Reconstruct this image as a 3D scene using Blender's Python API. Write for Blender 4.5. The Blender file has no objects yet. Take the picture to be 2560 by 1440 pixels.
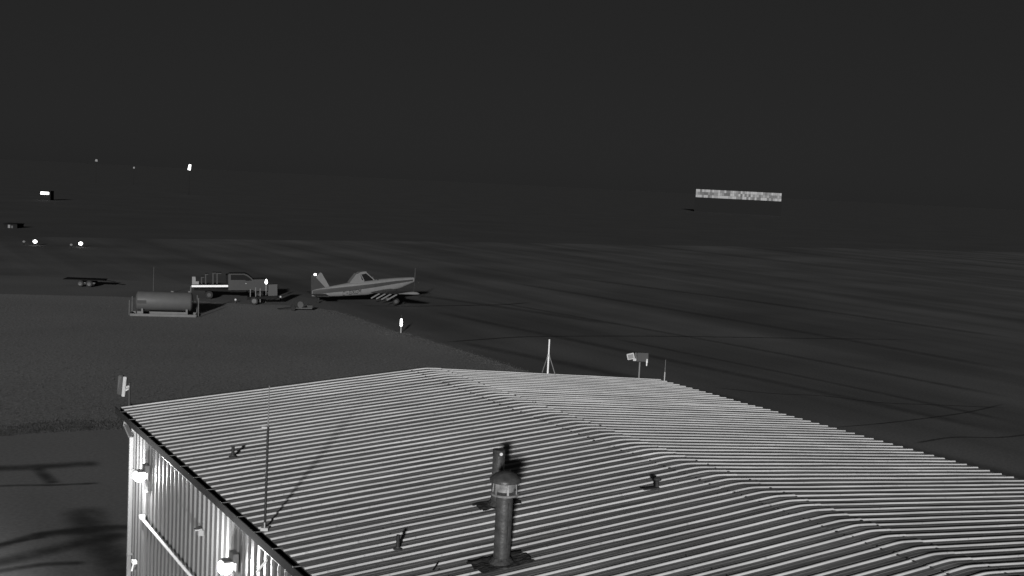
import bpy, bmesh, math, random
import numpy as np
from mathutils import Vector, Matrix
random.seed(7); rng = np.random.default_rng(7)
scene = bpy.context.scene
COL = scene.collection

# ------------------------------------------------------------------ camera
F_PX, PITCH, ROLL = 2931.4, 0.08921, 0.050     # focal length in photo pixels (2560 wide), tilt, roll
H = 13.4                                      # camera height above the ground
cam_d = bpy.data.cameras.new('camera'); cam = bpy.data.objects.new('camera', cam_d); COL.objects.link(cam)
cam_d.sensor_width = 36.0; cam_d.lens = 36.0 * F_PX / 2560.0
cam_d.clip_start = 0.1; cam_d.clip_end = 12000.0
cam.matrix_world = (Matrix.Translation((0, 0, H)) @ Matrix.Rotation(math.radians(90) - PITCH, 4, 'X')
                    @ Matrix.Rotation(ROLL, 4, 'Z'))
scene.camera = cam
CAM_R = cam.matrix_world.to_3x3(); CAM_P = Vector((0, 0, H))

# ------------------------------------------------------------------ light
SUN_EL, SUN_AZ = 11.0, -2.0    # low light from behind the camera
world = bpy.data.worlds.new('World'); scene.world = world; world.use_nodes = True
nt = world.node_tree; nt.nodes.clear()
sky = nt.nodes.new('ShaderNodeTexSky'); sky.sky_type = 'NISHITA'; sky.sun_disc = False
sky.sun_elevation = math.radians(SUN_EL); sky.sun_rotation = math.radians(180 - SUN_AZ)
sky.air_density = 1.0; sky.dust_density = 0.3; sky.ozone_density = 1.0
bw = nt.nodes.new('ShaderNodeRGBToBW')
flat = nt.nodes.new('ShaderNodeMath'); flat.operation = 'POWER'; flat.inputs[1].default_value = 0.25
bg = nt.nodes.new('ShaderNodeBackground'); bg.inputs['Strength'].default_value = 0.0118
wo = nt.nodes.new('ShaderNodeOutputWorld')
nt.links.new(sky.outputs[0], bw.inputs[0]); nt.links.new(bw.outputs[0], flat.inputs[0])
nt.links.new(flat.outputs[0], bg.inputs['Color']); nt.links.new(bg.outputs[0], wo.inputs['Surface'])
sun_d = bpy.data.lights.new('sun', 'SUN'); sun_d.energy = 3.4; sun_d.angle = math.radians(2.0)
sun_d.color = (1.0, 0.995, 0.99)
sun = bpy.data.objects.new('sun', sun_d); COL.objects.link(sun)
sun.rotation_euler = (math.radians(90 - SUN_EL), 0, math.radians(SUN_AZ)); sun.location = (0, -30, 40)
vs = scene.view_settings
vs.view_transform = 'Standard'; vs.look = 'None'; vs.exposure = 0.0; vs.gamma = 1.0; vs.use_curve_mapping = False
scene.render.engine = 'CYCLES'

# ------------------------------------------------------------------ pixel helpers (photo pixels, 2560 x 1440)
def ray(x, y):
    d = CAM_R @ Vector(((x - 1280) / F_PX, -(y - 720) / F_PX, -1.0)); return d.normalized()
def on_z(x, y, z=0.0):
    d = ray(x, y); t = (z - H) / d.z; return CAM_P + d * t
def on_plane(x, y, p0, n):
    d = ray(x, y); t = (Vector(p0) - CAM_P).dot(n) / d.dot(n); return CAM_P + d * t
def up_from(base, x, y):
    """height z that a vertical post standing at base reaches at photo row y"""
    n = Vector((base.x, base.y, 0)).normalized(); return on_plane(x, y, base, n).z
def at_depth(x, y, dist):
    d = ray(x, y); return CAM_P + d * (dist / d.y)

# ------------------------------------------------------------------ materials
def mat(name, col, rough=0.6, metal=0.0, var=0.0, scale=3.0, emit=0.0, bump=0.0, bscale=None, stretch=(1, 1, 1), spec=0.3, spots=0.0, spot_scale=6.0):
    m = bpy.data.materials.new(name); m.use_nodes = True
    t = m.node_tree; b = t.nodes['Principled BSDF']
    b.inputs['Roughness'].default_value = rough; b.inputs['Metallic'].default_value = metal
    b.inputs['Specular IOR Level'].default_value = spec
    b.inputs['Base Color'].default_value = (col, col, col, 1)
    tc = t.nodes.new('ShaderNodeTexCoord'); mp = t.nodes.new('ShaderNodeMapping')
    t.links.new(tc.outputs['Object'], mp.inputs['Vector']); mp.inputs['Scale'].default_value = stretch
    if var > 0:
        n = t.nodes.new('ShaderNodeTexNoise'); n.inputs['Scale'].default_value = scale; n.inputs['Detail'].default_value = 6
        n.inputs['Roughness'].default_value = 0.65
        t.links.new(mp.outputs[0], n.inputs['Vector'])
        r = t.nodes.new('ShaderNodeMapRange'); r.inputs['From Min'].default_value = 0.25; r.inputs['From Max'].default_value = 0.75
        r.inputs['To Min'].default_value = col * (1 - var); r.inputs['To Max'].default_value = col * (1 + var)
        t.links.new(n.outputs['Fac'], r.inputs['Value']); last = r.outputs[0]
        if spots > 0:
            s = t.nodes.new('ShaderNodeTexNoise'); s.inputs['Scale'].default_value = spot_scale; s.inputs['Detail'].default_value = 3
            t.links.new(mp.outputs[0], s.inputs['Vector'])
            r2 = t.nodes.new('ShaderNodeMapRange'); r2.inputs['From Min'].default_value = 0.62; r2.inputs['From Max'].default_value = 0.72
            r2.inputs['To Min'].default_value = 1.0; r2.inputs['To Max'].default_value = 1 - spots
            t.links.new(s.outputs['Fac'], r2.inputs['Value'])
            mu = t.nodes.new('ShaderNodeMath'); mu.operation = 'MULTIPLY'
            t.links.new(last, mu.inputs[0]); t.links.new(r2.outputs[0], mu.inputs[1]); last = mu.outputs[0]
        t.links.new(last, b.inputs['Base Color'])
    if bump > 0:
        n2 = t.nodes.new('ShaderNodeTexNoise'); n2.inputs['Scale'].default_value = bscale or scale * 4; n2.inputs['Detail'].default_value = 5
        t.links.new(mp.outputs[0], n2.inputs['Vector'])
        bp = t.nodes.new('ShaderNodeBump'); bp.inputs['Strength'].default_value = bump; bp.inputs['Distance'].default_value = 0.05
        t.links.new(n2.outputs['Fac'], bp.inputs['Height']); t.links.new(bp.outputs[0], b.inputs['Normal'])
    if emit > 0:
        b.inputs['Emission Color'].default_value = (1, 1, 1, 1); b.inputs['Emission Strength'].default_value = emit
    return m
M = {}
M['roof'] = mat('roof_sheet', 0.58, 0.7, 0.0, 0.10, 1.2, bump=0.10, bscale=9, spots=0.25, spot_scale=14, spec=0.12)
def weather_and_pan_shade(m, amt=.10):
    t = m.node_tree; b = t.nodes['Principled BSDF']; lk = b.inputs['Base Color'].links[0].from_socket
    oi = t.nodes.new('ShaderNodeObjectInfo'); r = t.nodes.new('ShaderNodeMapRange'); r.inputs['To Min'].default_value = 1 - amt; r.inputs['To Max'].default_value = 1 + amt * .6
    t.links.new(oi.outputs['Random'], r.inputs['Value'])
    tc = t.nodes.new('ShaderNodeTexCoord'); mp = t.nodes.new('ShaderNodeMapping'); mp.inputs['Scale'].default_value = (.35, 7, 1); t.links.new(tc.outputs['Object'], mp.inputs['Vector'])
    vo = t.nodes.new('ShaderNodeVectorMath'); vo.operation = 'ADD'; cb = t.nodes.new('ShaderNodeCombineXYZ')
    k = t.nodes.new('ShaderNodeMath'); k.operation = 'MULTIPLY'; k.inputs[1].default_value = 90; t.links.new(oi.outputs['Random'], k.inputs[0]); t.links.new(k.outputs[0], cb.inputs[0])
    t.links.new(mp.outputs[0], vo.inputs[0]); t.links.new(cb.outputs[0], vo.inputs[1])
    n = t.nodes.new('ShaderNodeTexNoise'); n.inputs['Scale'].default_value = 1.6; n.inputs['Detail'].default_value = 5; t.links.new(vo.outputs[0], n.inputs['Vector'])
    r2 = t.nodes.new('ShaderNodeMapRange'); r2.inputs['From Min'].default_value = .3; r2.inputs['From Max'].default_value = .7; r2.inputs['To Min'].default_value = .74; r2.inputs['To Max'].default_value = 1.08
    t.links.new(n.outputs['Fac'], r2.inputs['Value'])
    m1 = t.nodes.new('ShaderNodeMath'); m1.operation = 'MULTIPLY'; t.links.new(lk, m1.inputs[0]); t.links.new(r.outputs[0], m1.inputs[1])
    m2 = t.nodes.new('ShaderNodeMath'); m2.operation = 'MULTIPLY'; t.links.new(m1.outputs[0], m2.inputs[0]); t.links.new(r2.outputs[0], m2.inputs[1])
    # shade between the raised ribs, painted into the colour of the flat pans
    at = t.nodes.new('ShaderNodeAttribute'); at.attribute_name = 'pan_shade'
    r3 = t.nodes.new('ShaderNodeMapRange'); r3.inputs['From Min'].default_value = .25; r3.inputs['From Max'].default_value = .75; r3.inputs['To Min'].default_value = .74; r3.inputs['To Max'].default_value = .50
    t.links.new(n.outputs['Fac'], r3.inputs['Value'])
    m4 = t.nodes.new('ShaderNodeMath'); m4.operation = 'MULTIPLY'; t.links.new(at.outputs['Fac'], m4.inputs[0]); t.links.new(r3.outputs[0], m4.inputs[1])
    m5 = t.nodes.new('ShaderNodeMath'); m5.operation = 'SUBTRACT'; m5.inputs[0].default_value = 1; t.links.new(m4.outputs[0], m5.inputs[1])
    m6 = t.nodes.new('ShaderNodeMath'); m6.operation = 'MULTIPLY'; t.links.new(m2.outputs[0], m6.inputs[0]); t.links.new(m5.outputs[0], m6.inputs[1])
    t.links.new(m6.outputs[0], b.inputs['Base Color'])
weather_and_pan_shade(M['roof'])
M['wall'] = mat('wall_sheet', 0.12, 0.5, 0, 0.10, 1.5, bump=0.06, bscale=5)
M['trim'] = mat('pale_trim', 0.20, 0.5, 0, 0.10, 3)
M['gutter'] = mat('dark_gutter', 0.03, 0.9, 0, 0.2, 3, spec=0.05)
M['dark'] = mat('dark_steel', 0.03, 0.55, 0, 0.3, 5)
M['galv'] = mat('weathered_galvanised', 0.085, 0.45, 0.3, 0.55, 7, bump=0.15, bscale=20, spots=0.4, spot_scale=9)
M['galv_pale'] = mat('bright_galvanised', 0.30, 0.5, 0.2, 0.55, 9, bump=0.2, bscale=20)
M['flash'] = mat('sooty_flashing', 0.045, 0.7, 0, 0.5, 9, bump=0.5, bscale=22)
M['white'] = mat('white_paint', 0.80, 0.5, 0, 0.05, 3)
M['pale'] = mat('pale_grey_paint', 0.45, 0.5, 0, 0.10, 3)
M['mid'] = mat('mid_grey_paint', 0.20, 0.5, 0, 0.15, 3)
M['faint'] = mat('dull_grey_paint', 0.055, 0.6, 0, 0.2, 2)
M['plane'] = mat('aircraft_paint', 0.15, 0.45, 0, 0.12, 2.0)
M['stripe'] = mat('stripe_and_wing_shade', 0.038, 0.45, 0, 0.12, 2.0)
M['letter'] = mat('aircraft_lettering', 0.02, 0.5)
M['tank'] = mat('tank_paint', 0.092, 0.5, 0, 0.10, 2.0)
M['skid'] = mat('skid_paint', 0.11, 0.5, 0, 0.2, 2.0)
M['truck'] = mat('truck_paint', 0.027, 0.4, 0, 0.15, 2.0)
M['lamp_body'] = mat('lamp_housing', 0.16, 0.5, 0, 0.1, 3)
M['glass'] = mat('dark_glass', 0.012, 0.15, 0, spec=0.4)
M['rubber'] = mat('black_rubber', 0.018, 0.8, 0, 0.2, 8)
M['rim'] = mat('wheel_rim', 0.075, 0.4, 0, 0.2, 8)
M['lens'] = mat('lit_lens', 0.8, 0.4, emit=9.0)
M['lens_far'] = mat('lit_far_lens', 0.8, 0.4, emit=5.0)
M['lens_dim'] = mat('dim_far_lens', 0.06, 0.4, emit=0.12)
M['reflect'] = mat('white_reflective_tape', 0.93, 0.5)
M['black'] = mat('blackened_cladding', 0.0165, 0.9, 0, 0.2, 1, spec=0.0)

def ground_mat(name, col, stripe=0.0, fine=0.1, bump=0.3, ang=0.0, patch=0.15):
    m = bpy.data.materials.new(name); m.use_nodes = True; t = m.node_tree; b = t.nodes['Principled BSDF']
    b.inputs['Roughness'].default_value = 0.95; b.inputs['Specular IOR Level'].default_value = 0.05
    tc = t.nodes.new('ShaderNodeTexCoord')
    mp = t.nodes.new('ShaderNodeMapping'); mp.inputs['Rotation'].default_value = (0, 0, -ang); t.links.new(tc.outputs['Object'], mp.inputs['Vector'])
    def noise(scale, detail, vec, lo, hi, fmin=0.3, fmax=0.7):
        n = t.nodes.new('ShaderNodeTexNoise'); n.inputs['Scale'].default_value = scale; n.inputs['Detail'].default_value = detail
        t.links.new(vec, n.inputs['Vector'])
        r = t.nodes.new('ShaderNodeMapRange'); r.inputs['From Min'].default_value = fmin; r.inputs['From Max'].default_value = fmax
        r.inputs['To Min'].default_value = lo; r.inputs['To Max'].default_value = hi
        t.links.new(n.outputs['Fac'], r.inputs['Value']); return r.outputs[0], n
    st = t.nodes.new('ShaderNodeMapping'); st.inputs['Scale'].default_value = (0.16, 0.006, 1); t.links.new(mp.outputs[0], st.inputs['Vector'])
    a, _ = noise(1.0, 3, st.outputs[0], 1 - stripe, 1 + stripe)
    p, _ = noise(0.05, 4, tc.outputs['Object'], 1 - patch, 1 + patch)
    f, fn = noise(6.0, 5, tc.outputs['Object'], 1 - fine, 1 + fine)
    last = None
    for s in (a, p, f):
        mu = t.nodes.new('ShaderNodeMath'); mu.operation = 'MULTIPLY'
        if last is None: mu.inputs[0].default_value = col
        else: t.links.new(last, mu.inputs[0])
        t.links.new(s, mu.inputs[1]); last = mu.outputs[0]
    t.links.new(last, b.inputs['Base Color'])
    if bump:
        bp = t.nodes.new('ShaderNodeBump'); bp.inputs['Strength'].default_value = bump; bp.inputs['Distance'].default_value = 0.03
        t.links.new(fn.outputs['Fac'], bp.inputs['Height']); t.links.new(bp.outputs[0], b.inputs['Normal'])
    return m
YAW = -0.53001
M['asphalt'] = ground_mat('old_asphalt', 0.1067, stripe=0.24, fine=0.16, bump=0.0, ang=-YAW, patch=0.22)
M['apron'] = ground_mat('apron_asphalt', 0.1762, stripe=0.05, fine=0.12, bump=0.0, ang=-YAW, patch=0.12)
M['turf'] = ground_mat('turf', 0.2000, stripe=0.0, fine=0.35, bump=0.0, patch=0.12)
M['field'] = ground_mat('far_field', 0.0828, stripe=0.0, fine=0.1, bump=0.0, patch=0.08)
M['dim_turf'] = ground_mat('dim_turf', 0.1286, fine=0.2, bump=0.0, patch=0.2)
def decal_mat(name, col, alpha):
    m = bpy.data.materials.new(name); m.use_nodes = True; t = m.node_tree; b = t.nodes['Principled BSDF']
    b.inputs['Base Color'].default_value = (col, col, col, 1); b.inputs['Roughness'].default_value = 0.9; b.inputs['Specular IOR Level'].default_value = 0.05
    uv = t.nodes.new('ShaderNodeUVMap'); sp = t.nodes.new('ShaderNodeSeparateXYZ'); t.links.new(uv.outputs[0], sp.inputs[0])
    # soft rubbed edge across the mark, fading at both ends
    def hat(sock, k):
        a = t.nodes.new('ShaderNodeMath'); a.operation = 'PINGPONG'; a.inputs[1].default_value = 0.5; t.links.new(sock, a.inputs[0])
        r = t.nodes.new('ShaderNodeMapRange'); r.interpolation_type = 'SMOOTHSTEP'; r.inputs['From Max'].default_value = k; t.links.new(a.outputs[0], r.inputs['Value']); return r.outputs[0]
    tc = t.nodes.new('ShaderNodeTexCoord'); n = t.nodes.new('ShaderNodeTexNoise'); n.inputs['Scale'].default_value = 1.2; n.inputs['Detail'].default_value = 4
    t.links.new(tc.outputs['Object'], n.inputs['Vector'])
    r3 = t.nodes.new('ShaderNodeMapRange'); r3.inputs['From Min'].default_value = 0.3; r3.inputs['From Max'].default_value = 0.6; r3.inputs['To Min'].default_value = 0.55
    t.links.new(n.outputs['Fac'], r3.inputs['Value'])
    m1 = t.nodes.new('ShaderNodeMath'); m1.operation = 'MULTIPLY'; t.links.new(hat(sp.outputs[0], 0.5), m1.inputs[0]); t.links.new(hat(sp.outputs[1], 0.12), m1.inputs[1])
    m2 = t.nodes.new('ShaderNodeMath'); m2.operation = 'MULTIPLY'; t.links.new(m1.outputs[0], m2.inputs[0]); t.links.new(r3.outputs[0], m2.inputs[1])
    m3 = t.nodes.new('ShaderNodeMath'); m3.operation = 'MULTIPLY'; t.links.new(m2.outputs[0], m3.inputs[0]); m3.inputs[1].default_value = alpha
    t.links.new(m3.outputs[0], b.inputs['Alpha']); return m
M['mark'] = decal_mat('tyre_and_dark_mark', 0.05, 0.6)
M['crack'] = decal_mat('tar_sealed_joint', 0.04, 0.6)

# ------------------------------------------------------------------ mesh helpers
class MB:
    def __init__(s): s.v = []; s.f = []
    def add(s, vs, fs):
        o = len(s.v); s.v += [tuple(p) for p in vs]; s.f += [tuple(i + o for i in f) for f in fs]; return s
    def box(s, c, d, rz=0.0, R=None, taper=1.0):
        hx, hy, hz = d[0] / 2, d[1] / 2, d[2] / 2
        pts = []
        for z, k in ((-hz, 1.0), (hz, taper)):
            for x, y in ((-hx, -hy), (hx, -hy), (hx, hy), (-hx, hy)): pts.append(Vector((x * k, y * k, z)))
        Rm = R if R is not None else Matrix.Rotation(rz, 3, 'Z')
        return s.add([Vector(c) + Rm @ p for p in pts], [(3, 2, 1, 0), (4, 5, 6, 7), (0, 1, 5, 4), (1, 2, 6, 5), (2, 3, 7, 6), (3, 0, 4, 7)])
    def tube(s, p0, p1, r0, r1=None, n=12, cap=True):
        r1 = r0 if r1 is None else r1
        p0 = Vector(p0); p1 = Vector(p1); a = (p1 - p0).normalized()
        u = a.orthogonal().normalized(); w = a.cross(u)
        vs = []
        for p, r in ((p0, r0), (p1, r1)):
            for i in range(n):
                t = 2 * math.pi * i / n; vs.append(p + (u * math.cos(t) + w * math.sin(t)) * r)
        fs = [(i, (i + 1) % n, n + (i + 1) % n, n + i) for i in range(n)]
        if cap: fs += [tuple(reversed(range(n))), tuple(range(n, 2 * n))]
        return s.add(vs, fs)
    def bar(s, p0, p1, w, h):
        p0 = Vector(p0); p1 = Vector(p1); a = (p1 - p0); L = a.length; a.normalize()
        u = a.cross(Vector((0, 0, 1)))
        if u.length < 1e-3: u = Vector((1, 0, 0))
        u.normalize(); k = u.cross(a)
        R = Matrix((a, u, k)).transposed()
        return s.box((p0 + p1) / 2, (L, w, h), R=R)
    def lathe(s, c, prof, n=24, axis='z', jit=0.0):
        c = Vector(c); vs = []
        for r, h in prof:
            for i in range(n):
                t = 2 * math.pi * i / n; rr = r * (1 + jit * (random.random() - .5))
                q = (rr * math.cos(t), rr * math.sin(t), h)
                if axis == 'x': q = (q[2], q[0], q[1])
                elif axis == 'y': q = (q[1], q[2], q[0])
                vs.append(c + Vector(q))
        fs = []
        for k in range(len(prof) - 1):
            for i in range(n):
                j = (i + 1) % n; fs.append((k * n + i, k * n + j, (k + 1) * n + j, (k + 1) * n + i))
        fs.append(tuple(reversed(range(n)))); fs.append(tuple(range((len(prof) - 1) * n, len(prof) * n)))
        return s.add(vs, fs)
    def prism(s, poly, y0, y1):
        """poly of (x, z) extruded along y"""
        n = len(poly)
        vs = [(x, y0, z) for x, z in poly] + [(x, y1, z) for x, z in poly]
        return s.add(vs, [tuple(range(n)), tuple(reversed(range(n, 2 * n)))] + [(i, n + i, n + (i + 1) % n, (i + 1) % n) for i in range(n)])
    def build(s, name, m, parent=None, loc=None, rz=0.0, smooth=False, bevel=0.0):
        me = bpy.data.meshes.new(name); me.from_pydata(s.v, [], s.f); me.update()
        bm = bmesh.new(); bm.from_mesh(me); bmesh.ops.recalc_face_normals(bm, faces=bm.faces)
        if bevel > 0: bmesh.ops.bevel(bm, geom=list(bm.edges), offset=bevel, segments=2, affect='EDGES', clamp_overlap=True)
        bm.to_mesh(me); bm.free()
        if smooth:
            for p in me.polygons: p.use_smooth = True
            try: me.set_sharp_from_angle(angle=math.radians(40))
            except Exception: pass
        me.materials.append(M[m] if isinstance(m, str) else m)
        o = bpy.data.objects.new(name, me); COL.objects.link(o)
        if parent is not None: o.parent = parent
        if loc is not None: o.location = loc
        o.rotation_euler.z = rz
        return o
def empty(name, loc, rz=0.0, label=None, cat=None, group=None):
    o = bpy.data.objects.new(name, None); COL.objects.link(o); o.location = loc; o.rotation_euler.z = rz; o.empty_display_size = 0.3
    if label: tag(o, label, cat, group)
    return o
def tag(o, label, cat, group=None):
    o['label'] = label; o['category'] = cat
    if group: o['group'] = group
    return o
def struct(o): o['kind'] = 'structure'; return o
def share(o, name=None, parent=None):
    c = o.copy(); COL.objects.link(c)
    if parent is not None: c.parent = parent
    return c

# ------------------------------------------------------------------ the ground
def sheet(name, pts, m, z):
    b = MB(); b.add([(p[0], p[1], z) for p in pts], [tuple(range(len(pts)))])
    return struct(b.build(name, m))
sheet('ground', [(-6000, -300), (6000, -300), (6000, 9000), (-6000, 9000)], 'asphalt', 0.0)
far = [on_z(x, y) for x, y in ((-900, 575), (400, 597), (1100, 604), (2200, 622), (3300, 650))]
sheet('field', [(p.x, p.y) for p in far] + [(5900, 4000), (5900, 8900), (-5900, 8900), (-5900, 2000)], 'field', 0.006)
turf_edge = [(-300, 1100), (0, 1089), (60, 1083), (120, 1080), (200, 1076), (310, 1071), (520, 1062), (900, 1050), (1330, 1000), (1420, 962), (1322, 931), (1180, 885), (1060, 848), (1000, 833),
             (900, 797), (835, 777), (780, 768), (700, 763), (610, 760), (480, 752), (300, 742), (0, 735), (-400, 720)]
turf_px = [turf_edge[0]]
turf_pts = []
for i in range(len(turf_edge) - 1):
    a, b_ = on_z(*turf_edge[i]), on_z(*turf_edge[i + 1]); n = max(2, int((b_ - a).length / 0.5))
    n = min(n, 120)
    for k in range(n):
        p = a.lerp(b_, k / n); w = 0.10
        turf_pts.append((p.x + random.uniform(-w, w), p.y + random.uniform(-w, w)))
sheet('grass_field', turf_pts, 'turf', 0.008)
apx = [(-500, 1110), (0, 1089), (60, 1083), (120, 1080), (200, 1076), (310, 1071), (700, 1056)]
ap = [on_z(x, y) for x, y in apx]
sheet('apron', [(p.x, p.y) for p in ap] + [(6, 20), (3, 4), (-40, 4), (-60, 30)], 'apron', 0.004)

def strip(name, px, w, m, z=0.012):
    """a flat mark on the ground along photo pixels; w: width in metres (or one per point)"""
    pts = [on_z(x, y, 0) for x, y in px]
    # resample
    q = []
    for i in range(len(pts) - 1):
        for k in range(6): q.append(pts[i].lerp(pts[i + 1], k / 6))
    q.append(pts[-1])
    for _ in range(4): q = [q[0]] + [(q[i - 1] + 2 * q[i] + q[i + 1]) / 4 for i in range(1, len(q) - 1)] + [q[-1]]
    vs, fs, uvs = [], [], []
    n = len(q)
    for i, p in enumerate(q):
        d = (q[min(i + 1, n - 1)] - q[max(i - 1, 0)]).normalized(); s = Vector((-d.y, d.x, 0)) * w / 2
        vs += [(p.x - s.x, p.y - s.y, z), (p.x + s.x, p.y + s.y, z)]
        uvs += [(0.0, i / (n - 1)), (1.0, i / (n - 1))]
    for i in range(n - 1): fs.append((2 * i, 2 * i + 1, 2 * i + 3, 2 * i + 2))
    me = bpy.data.meshes.new(name); me.from_pydata(vs, [], fs)
    uv = me.uv_layers.new(name='UVMap')
    for l in me.loops: uv.data[l.index].uv = uvs[l.vertex_index]
    me.materials.append(M[m]); o = bpy.data.objects.new(name, me); COL.objects.link(o); return struct(o)
# tyre marks and dark patches on the apron beside the hangar
strip('tyre_mark', [(-60, 1385), (40, 1352), (110, 1334), (200, 1322), (330, 1316)], 0.9, 'mark', 0.012)
strip('tyre_mark', [(-60, 1418), (40, 1398), (120, 1378), (220, 1355), (340, 1330)], 1.5, 'mark', 0.016)
strip('tyre_mark', [(-60, 1440), (30, 1424), (110, 1412), (230, 1408)], 0.7, 'mark', 0.020)
strip('tyre_mark', [(-40, 1370), (60, 1352), (120, 1342)], 0.5, 'mark', 0.022)
strip('tyre_mark', [(-60, 1172), (60, 1170), (150, 1164), (260, 1158)], 1.6, 'mark', 0.012)
strip('tyre_mark', [(-60, 1218), (60, 1214), (140, 1214), (260, 1208)], 0.5, 'mark', 0.016)
strip('tyre_mark', [(90, 1170), (110, 1190), (135, 1212)], 0.9, 'mark', 0.020)
strip('dark_patch', [(205, 1265), (213, 1300), (232, 1345), (270, 1390), (310, 1445), (330, 1500)], 2.3, 'mark', 0.024)  # wide dark band curving over the apron, soft at its edges
strip('dark_patch', [(60, 1345), (180, 1332), (300, 1322), (420, 1315)], 1.1, 'mark', 0.028)
# sealed joints and darker lanes across the wide paved area
strip('sealed_joint', [(1090, 857), (1200, 849), (1300, 842), (1500, 840), (1700, 841), (2000, 846), (2350, 850)], 0.8, 'crack', 0.010)
strip('sealed_joint', [(880, 764), (1010, 766), (1150, 764), (1260, 762), (1330, 756)], 1.0, 'crack', 0.010)
strip('sealed_joint', [(1750, 965), (1930, 985), (2060, 989), (2200, 1008), (2330, 1012), (2560, 1022)], 0.35, 'crack', 0.010)
strip('sealed_joint', [(2060, 1071), (2200, 1060), (2310, 1047), (2420, 1032), (2520, 1008)], 0.35, 'crack', 0.014)
strip('sealed_joint', [(2280, 1110), (2380, 1092), (2500, 1096), (2620, 1080)], 0.4, 'crack', 0.014)
for i, (x0, y0, x1, y1, w) in enumerate(((1050, 772, 2560, 1090, 2.2), (1240, 700, 2560, 930, 2.8), (1180, 745, 2560, 1000, 1.6), (1120, 850, 1900, 1015, 2.6),
                                         (1400, 690, 2560, 850, 3.0), (1500, 840, 2560, 1060, 1.2), (2050, 1075, 2700, 1235, 3.0), (900, 720, 1560, 815, 3.0))):
    strip('paving_lane', [(x0, y0), ((x0 + x1) / 2, (y0 + y1) / 2 - 4), (x1, y1)], w, 'mark_soft' if 'mark_soft' in M else M.setdefault('mark_soft', decal_mat('worn_lane', 0.05, 0.32)) and 'mark_soft', 0.004 + 0.0008 * i)

pad = [on_z(x, y) for x, y in ((-900, 690), (-900, 735), (-400, 722), (0, 737), (300, 744), (480, 754), (610, 762), (700, 765), (780, 770), (840, 774), (810, 752), (720, 735), (560, 716), (300, 700), (0, 688))]
sheet('turf_falloff', [(p.x, p.y) for p in pad], 'dim_turf', 0.006)  # more turf further out, its fading light painted as a darker tone
# tufts of grass: many small blades, thickest along the ragged front edge
def point_in(px, py, poly):
    c = False; n = len(poly); j = n - 1
    for i in range(n):
        if (poly[i][1] > py) != (poly[j][1] > py) and px < (poly[j][0] - poly[i][0]) * (py - poly[i][1]) / (poly[j][1] - poly[i][1]) + poly[i][0]: c = not c
        j = i
    return c
coarse = [(on_z(*p).x, on_z(*p).y) for p in turf_edge]
N = 34000; pts = []
while len(pts) < N:
    if random.random() < 0.30:
        i = random.randrange(6); a, b_ = on_z(*turf_edge[i]), on_z(*turf_edge[i + 1]); p = a.lerp(b_, random.random())
        x, y = p.x + random.gauss(0, .15), p.y + abs(random.gauss(0, 1.2)) - .1
    elif random.random() < 0.15:
        i = random.choice((10, 11, 12, 13, 14)); a, b_ = on_z(*turf_edge[i]), on_z(*turf_edge[i + 1]); p = a.lerp(b_, random.random())
        x, y = p.x - abs(random.gauss(0, 1.0)) + .1, p.y - random.gauss(0, .5)
    else:
        u = random.uniform(-100, 1350); v = random.uniform(760, 1085); p = on_z(u, v); x, y = p.x, p.y
        if not point_in(x, y, coarse): continue
    pts.append((x, y))
V, Fc = [], []
for x, y in pts:
    for k in range(3):
        a = random.uniform(0, 6.283); h = random.uniform(.02, .07); w = random.uniform(.012, .03); l = random.uniform(0, .05)
        px_, py_ = x + random.gauss(0, .06), y + random.gauss(0, .06)
        o = len(V); V += [(px_ - w * math.cos(a), py_ - w * math.sin(a), .004), (px_ + w * math.cos(a), py_ + w * math.sin(a), .004), (px_ - l * math.sin(a), py_ + l * math.cos(a), h)]
        Fc.append((o, o + 1, o + 2))
me = bpy.data.meshes.new('grass'); me.from_pydata(V, [], Fc); M['blade'] = mat('grass_blade', 0.065, 0.8, 0, 0.5, 1.5); me.materials.append(M['blade'])
go = bpy.data.objects.new('grass', me); COL.objects.link(go); go['kind'] = 'stuff'; tag(go, 'short pale grass tufts over the field beside the hangar', 'grass')

# ------------------------------------------------------------------ the metal hangar (local x across, local y away from the camera, z up)
S = 0.305                                                # rib spacing of the sheets
HX, HY = -29.88833 * S, 90.64659 * S                     # far left eave corner, from the camera fit
ZE = H - 19.03412 * S                                    # eave height
HW = 26.16715 * S; W = 2 * HW; RISE = 2.13053 * S        # half width, width, ridge rise
NP = 24; L = NP * 3 * S
bld = empty('metal_hangar', (HX, HY, 0), -YAW, 'large ribbed sheet metal hangar with low gable roof', 'hangar')
BM = Matrix.Translation((HX, HY, 0)) @ Matrix.Rotation(-YAW, 4, 'Z'); BI = BM.inverted()
def loc(p): return BI @ Vector(p)
UX = (BM.to_3x3() @ Vector((1, 0, 0))); UY = (BM.to_3x3() @ Vector((0, 1, 0)))
def zc(x): return ZE + RISE - RISE / HW * (math.sqrt((x - HW) ** 2 + 0.10 ** 2) - 0.0)
def roof_px(x, y, lift=0.0):
    """photo pixel -> hangar-local point on the roof"""
    for sgn in (1, -1):
        nl = Vector((-RISE / HW * sgn, 0, 1)).normalized(); p0 = BM @ Vector((HW, 0, ZE + RISE + lift)); n = BM.to_3x3() @ nl
        q = loc(on_plane(x, y, p0, n))
        if (q.x <= HW) == (sgn == 1): return q
    return q
def wall_px(x, y, off=0.0): return loc(on_plane(x, y, BM @ Vector((-off, 0, 0)), UX))
def gable_px(x, y, d=0.0): return loc(on_plane(x, y, BM @ Vector((0, d, 0)), UY))

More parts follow.
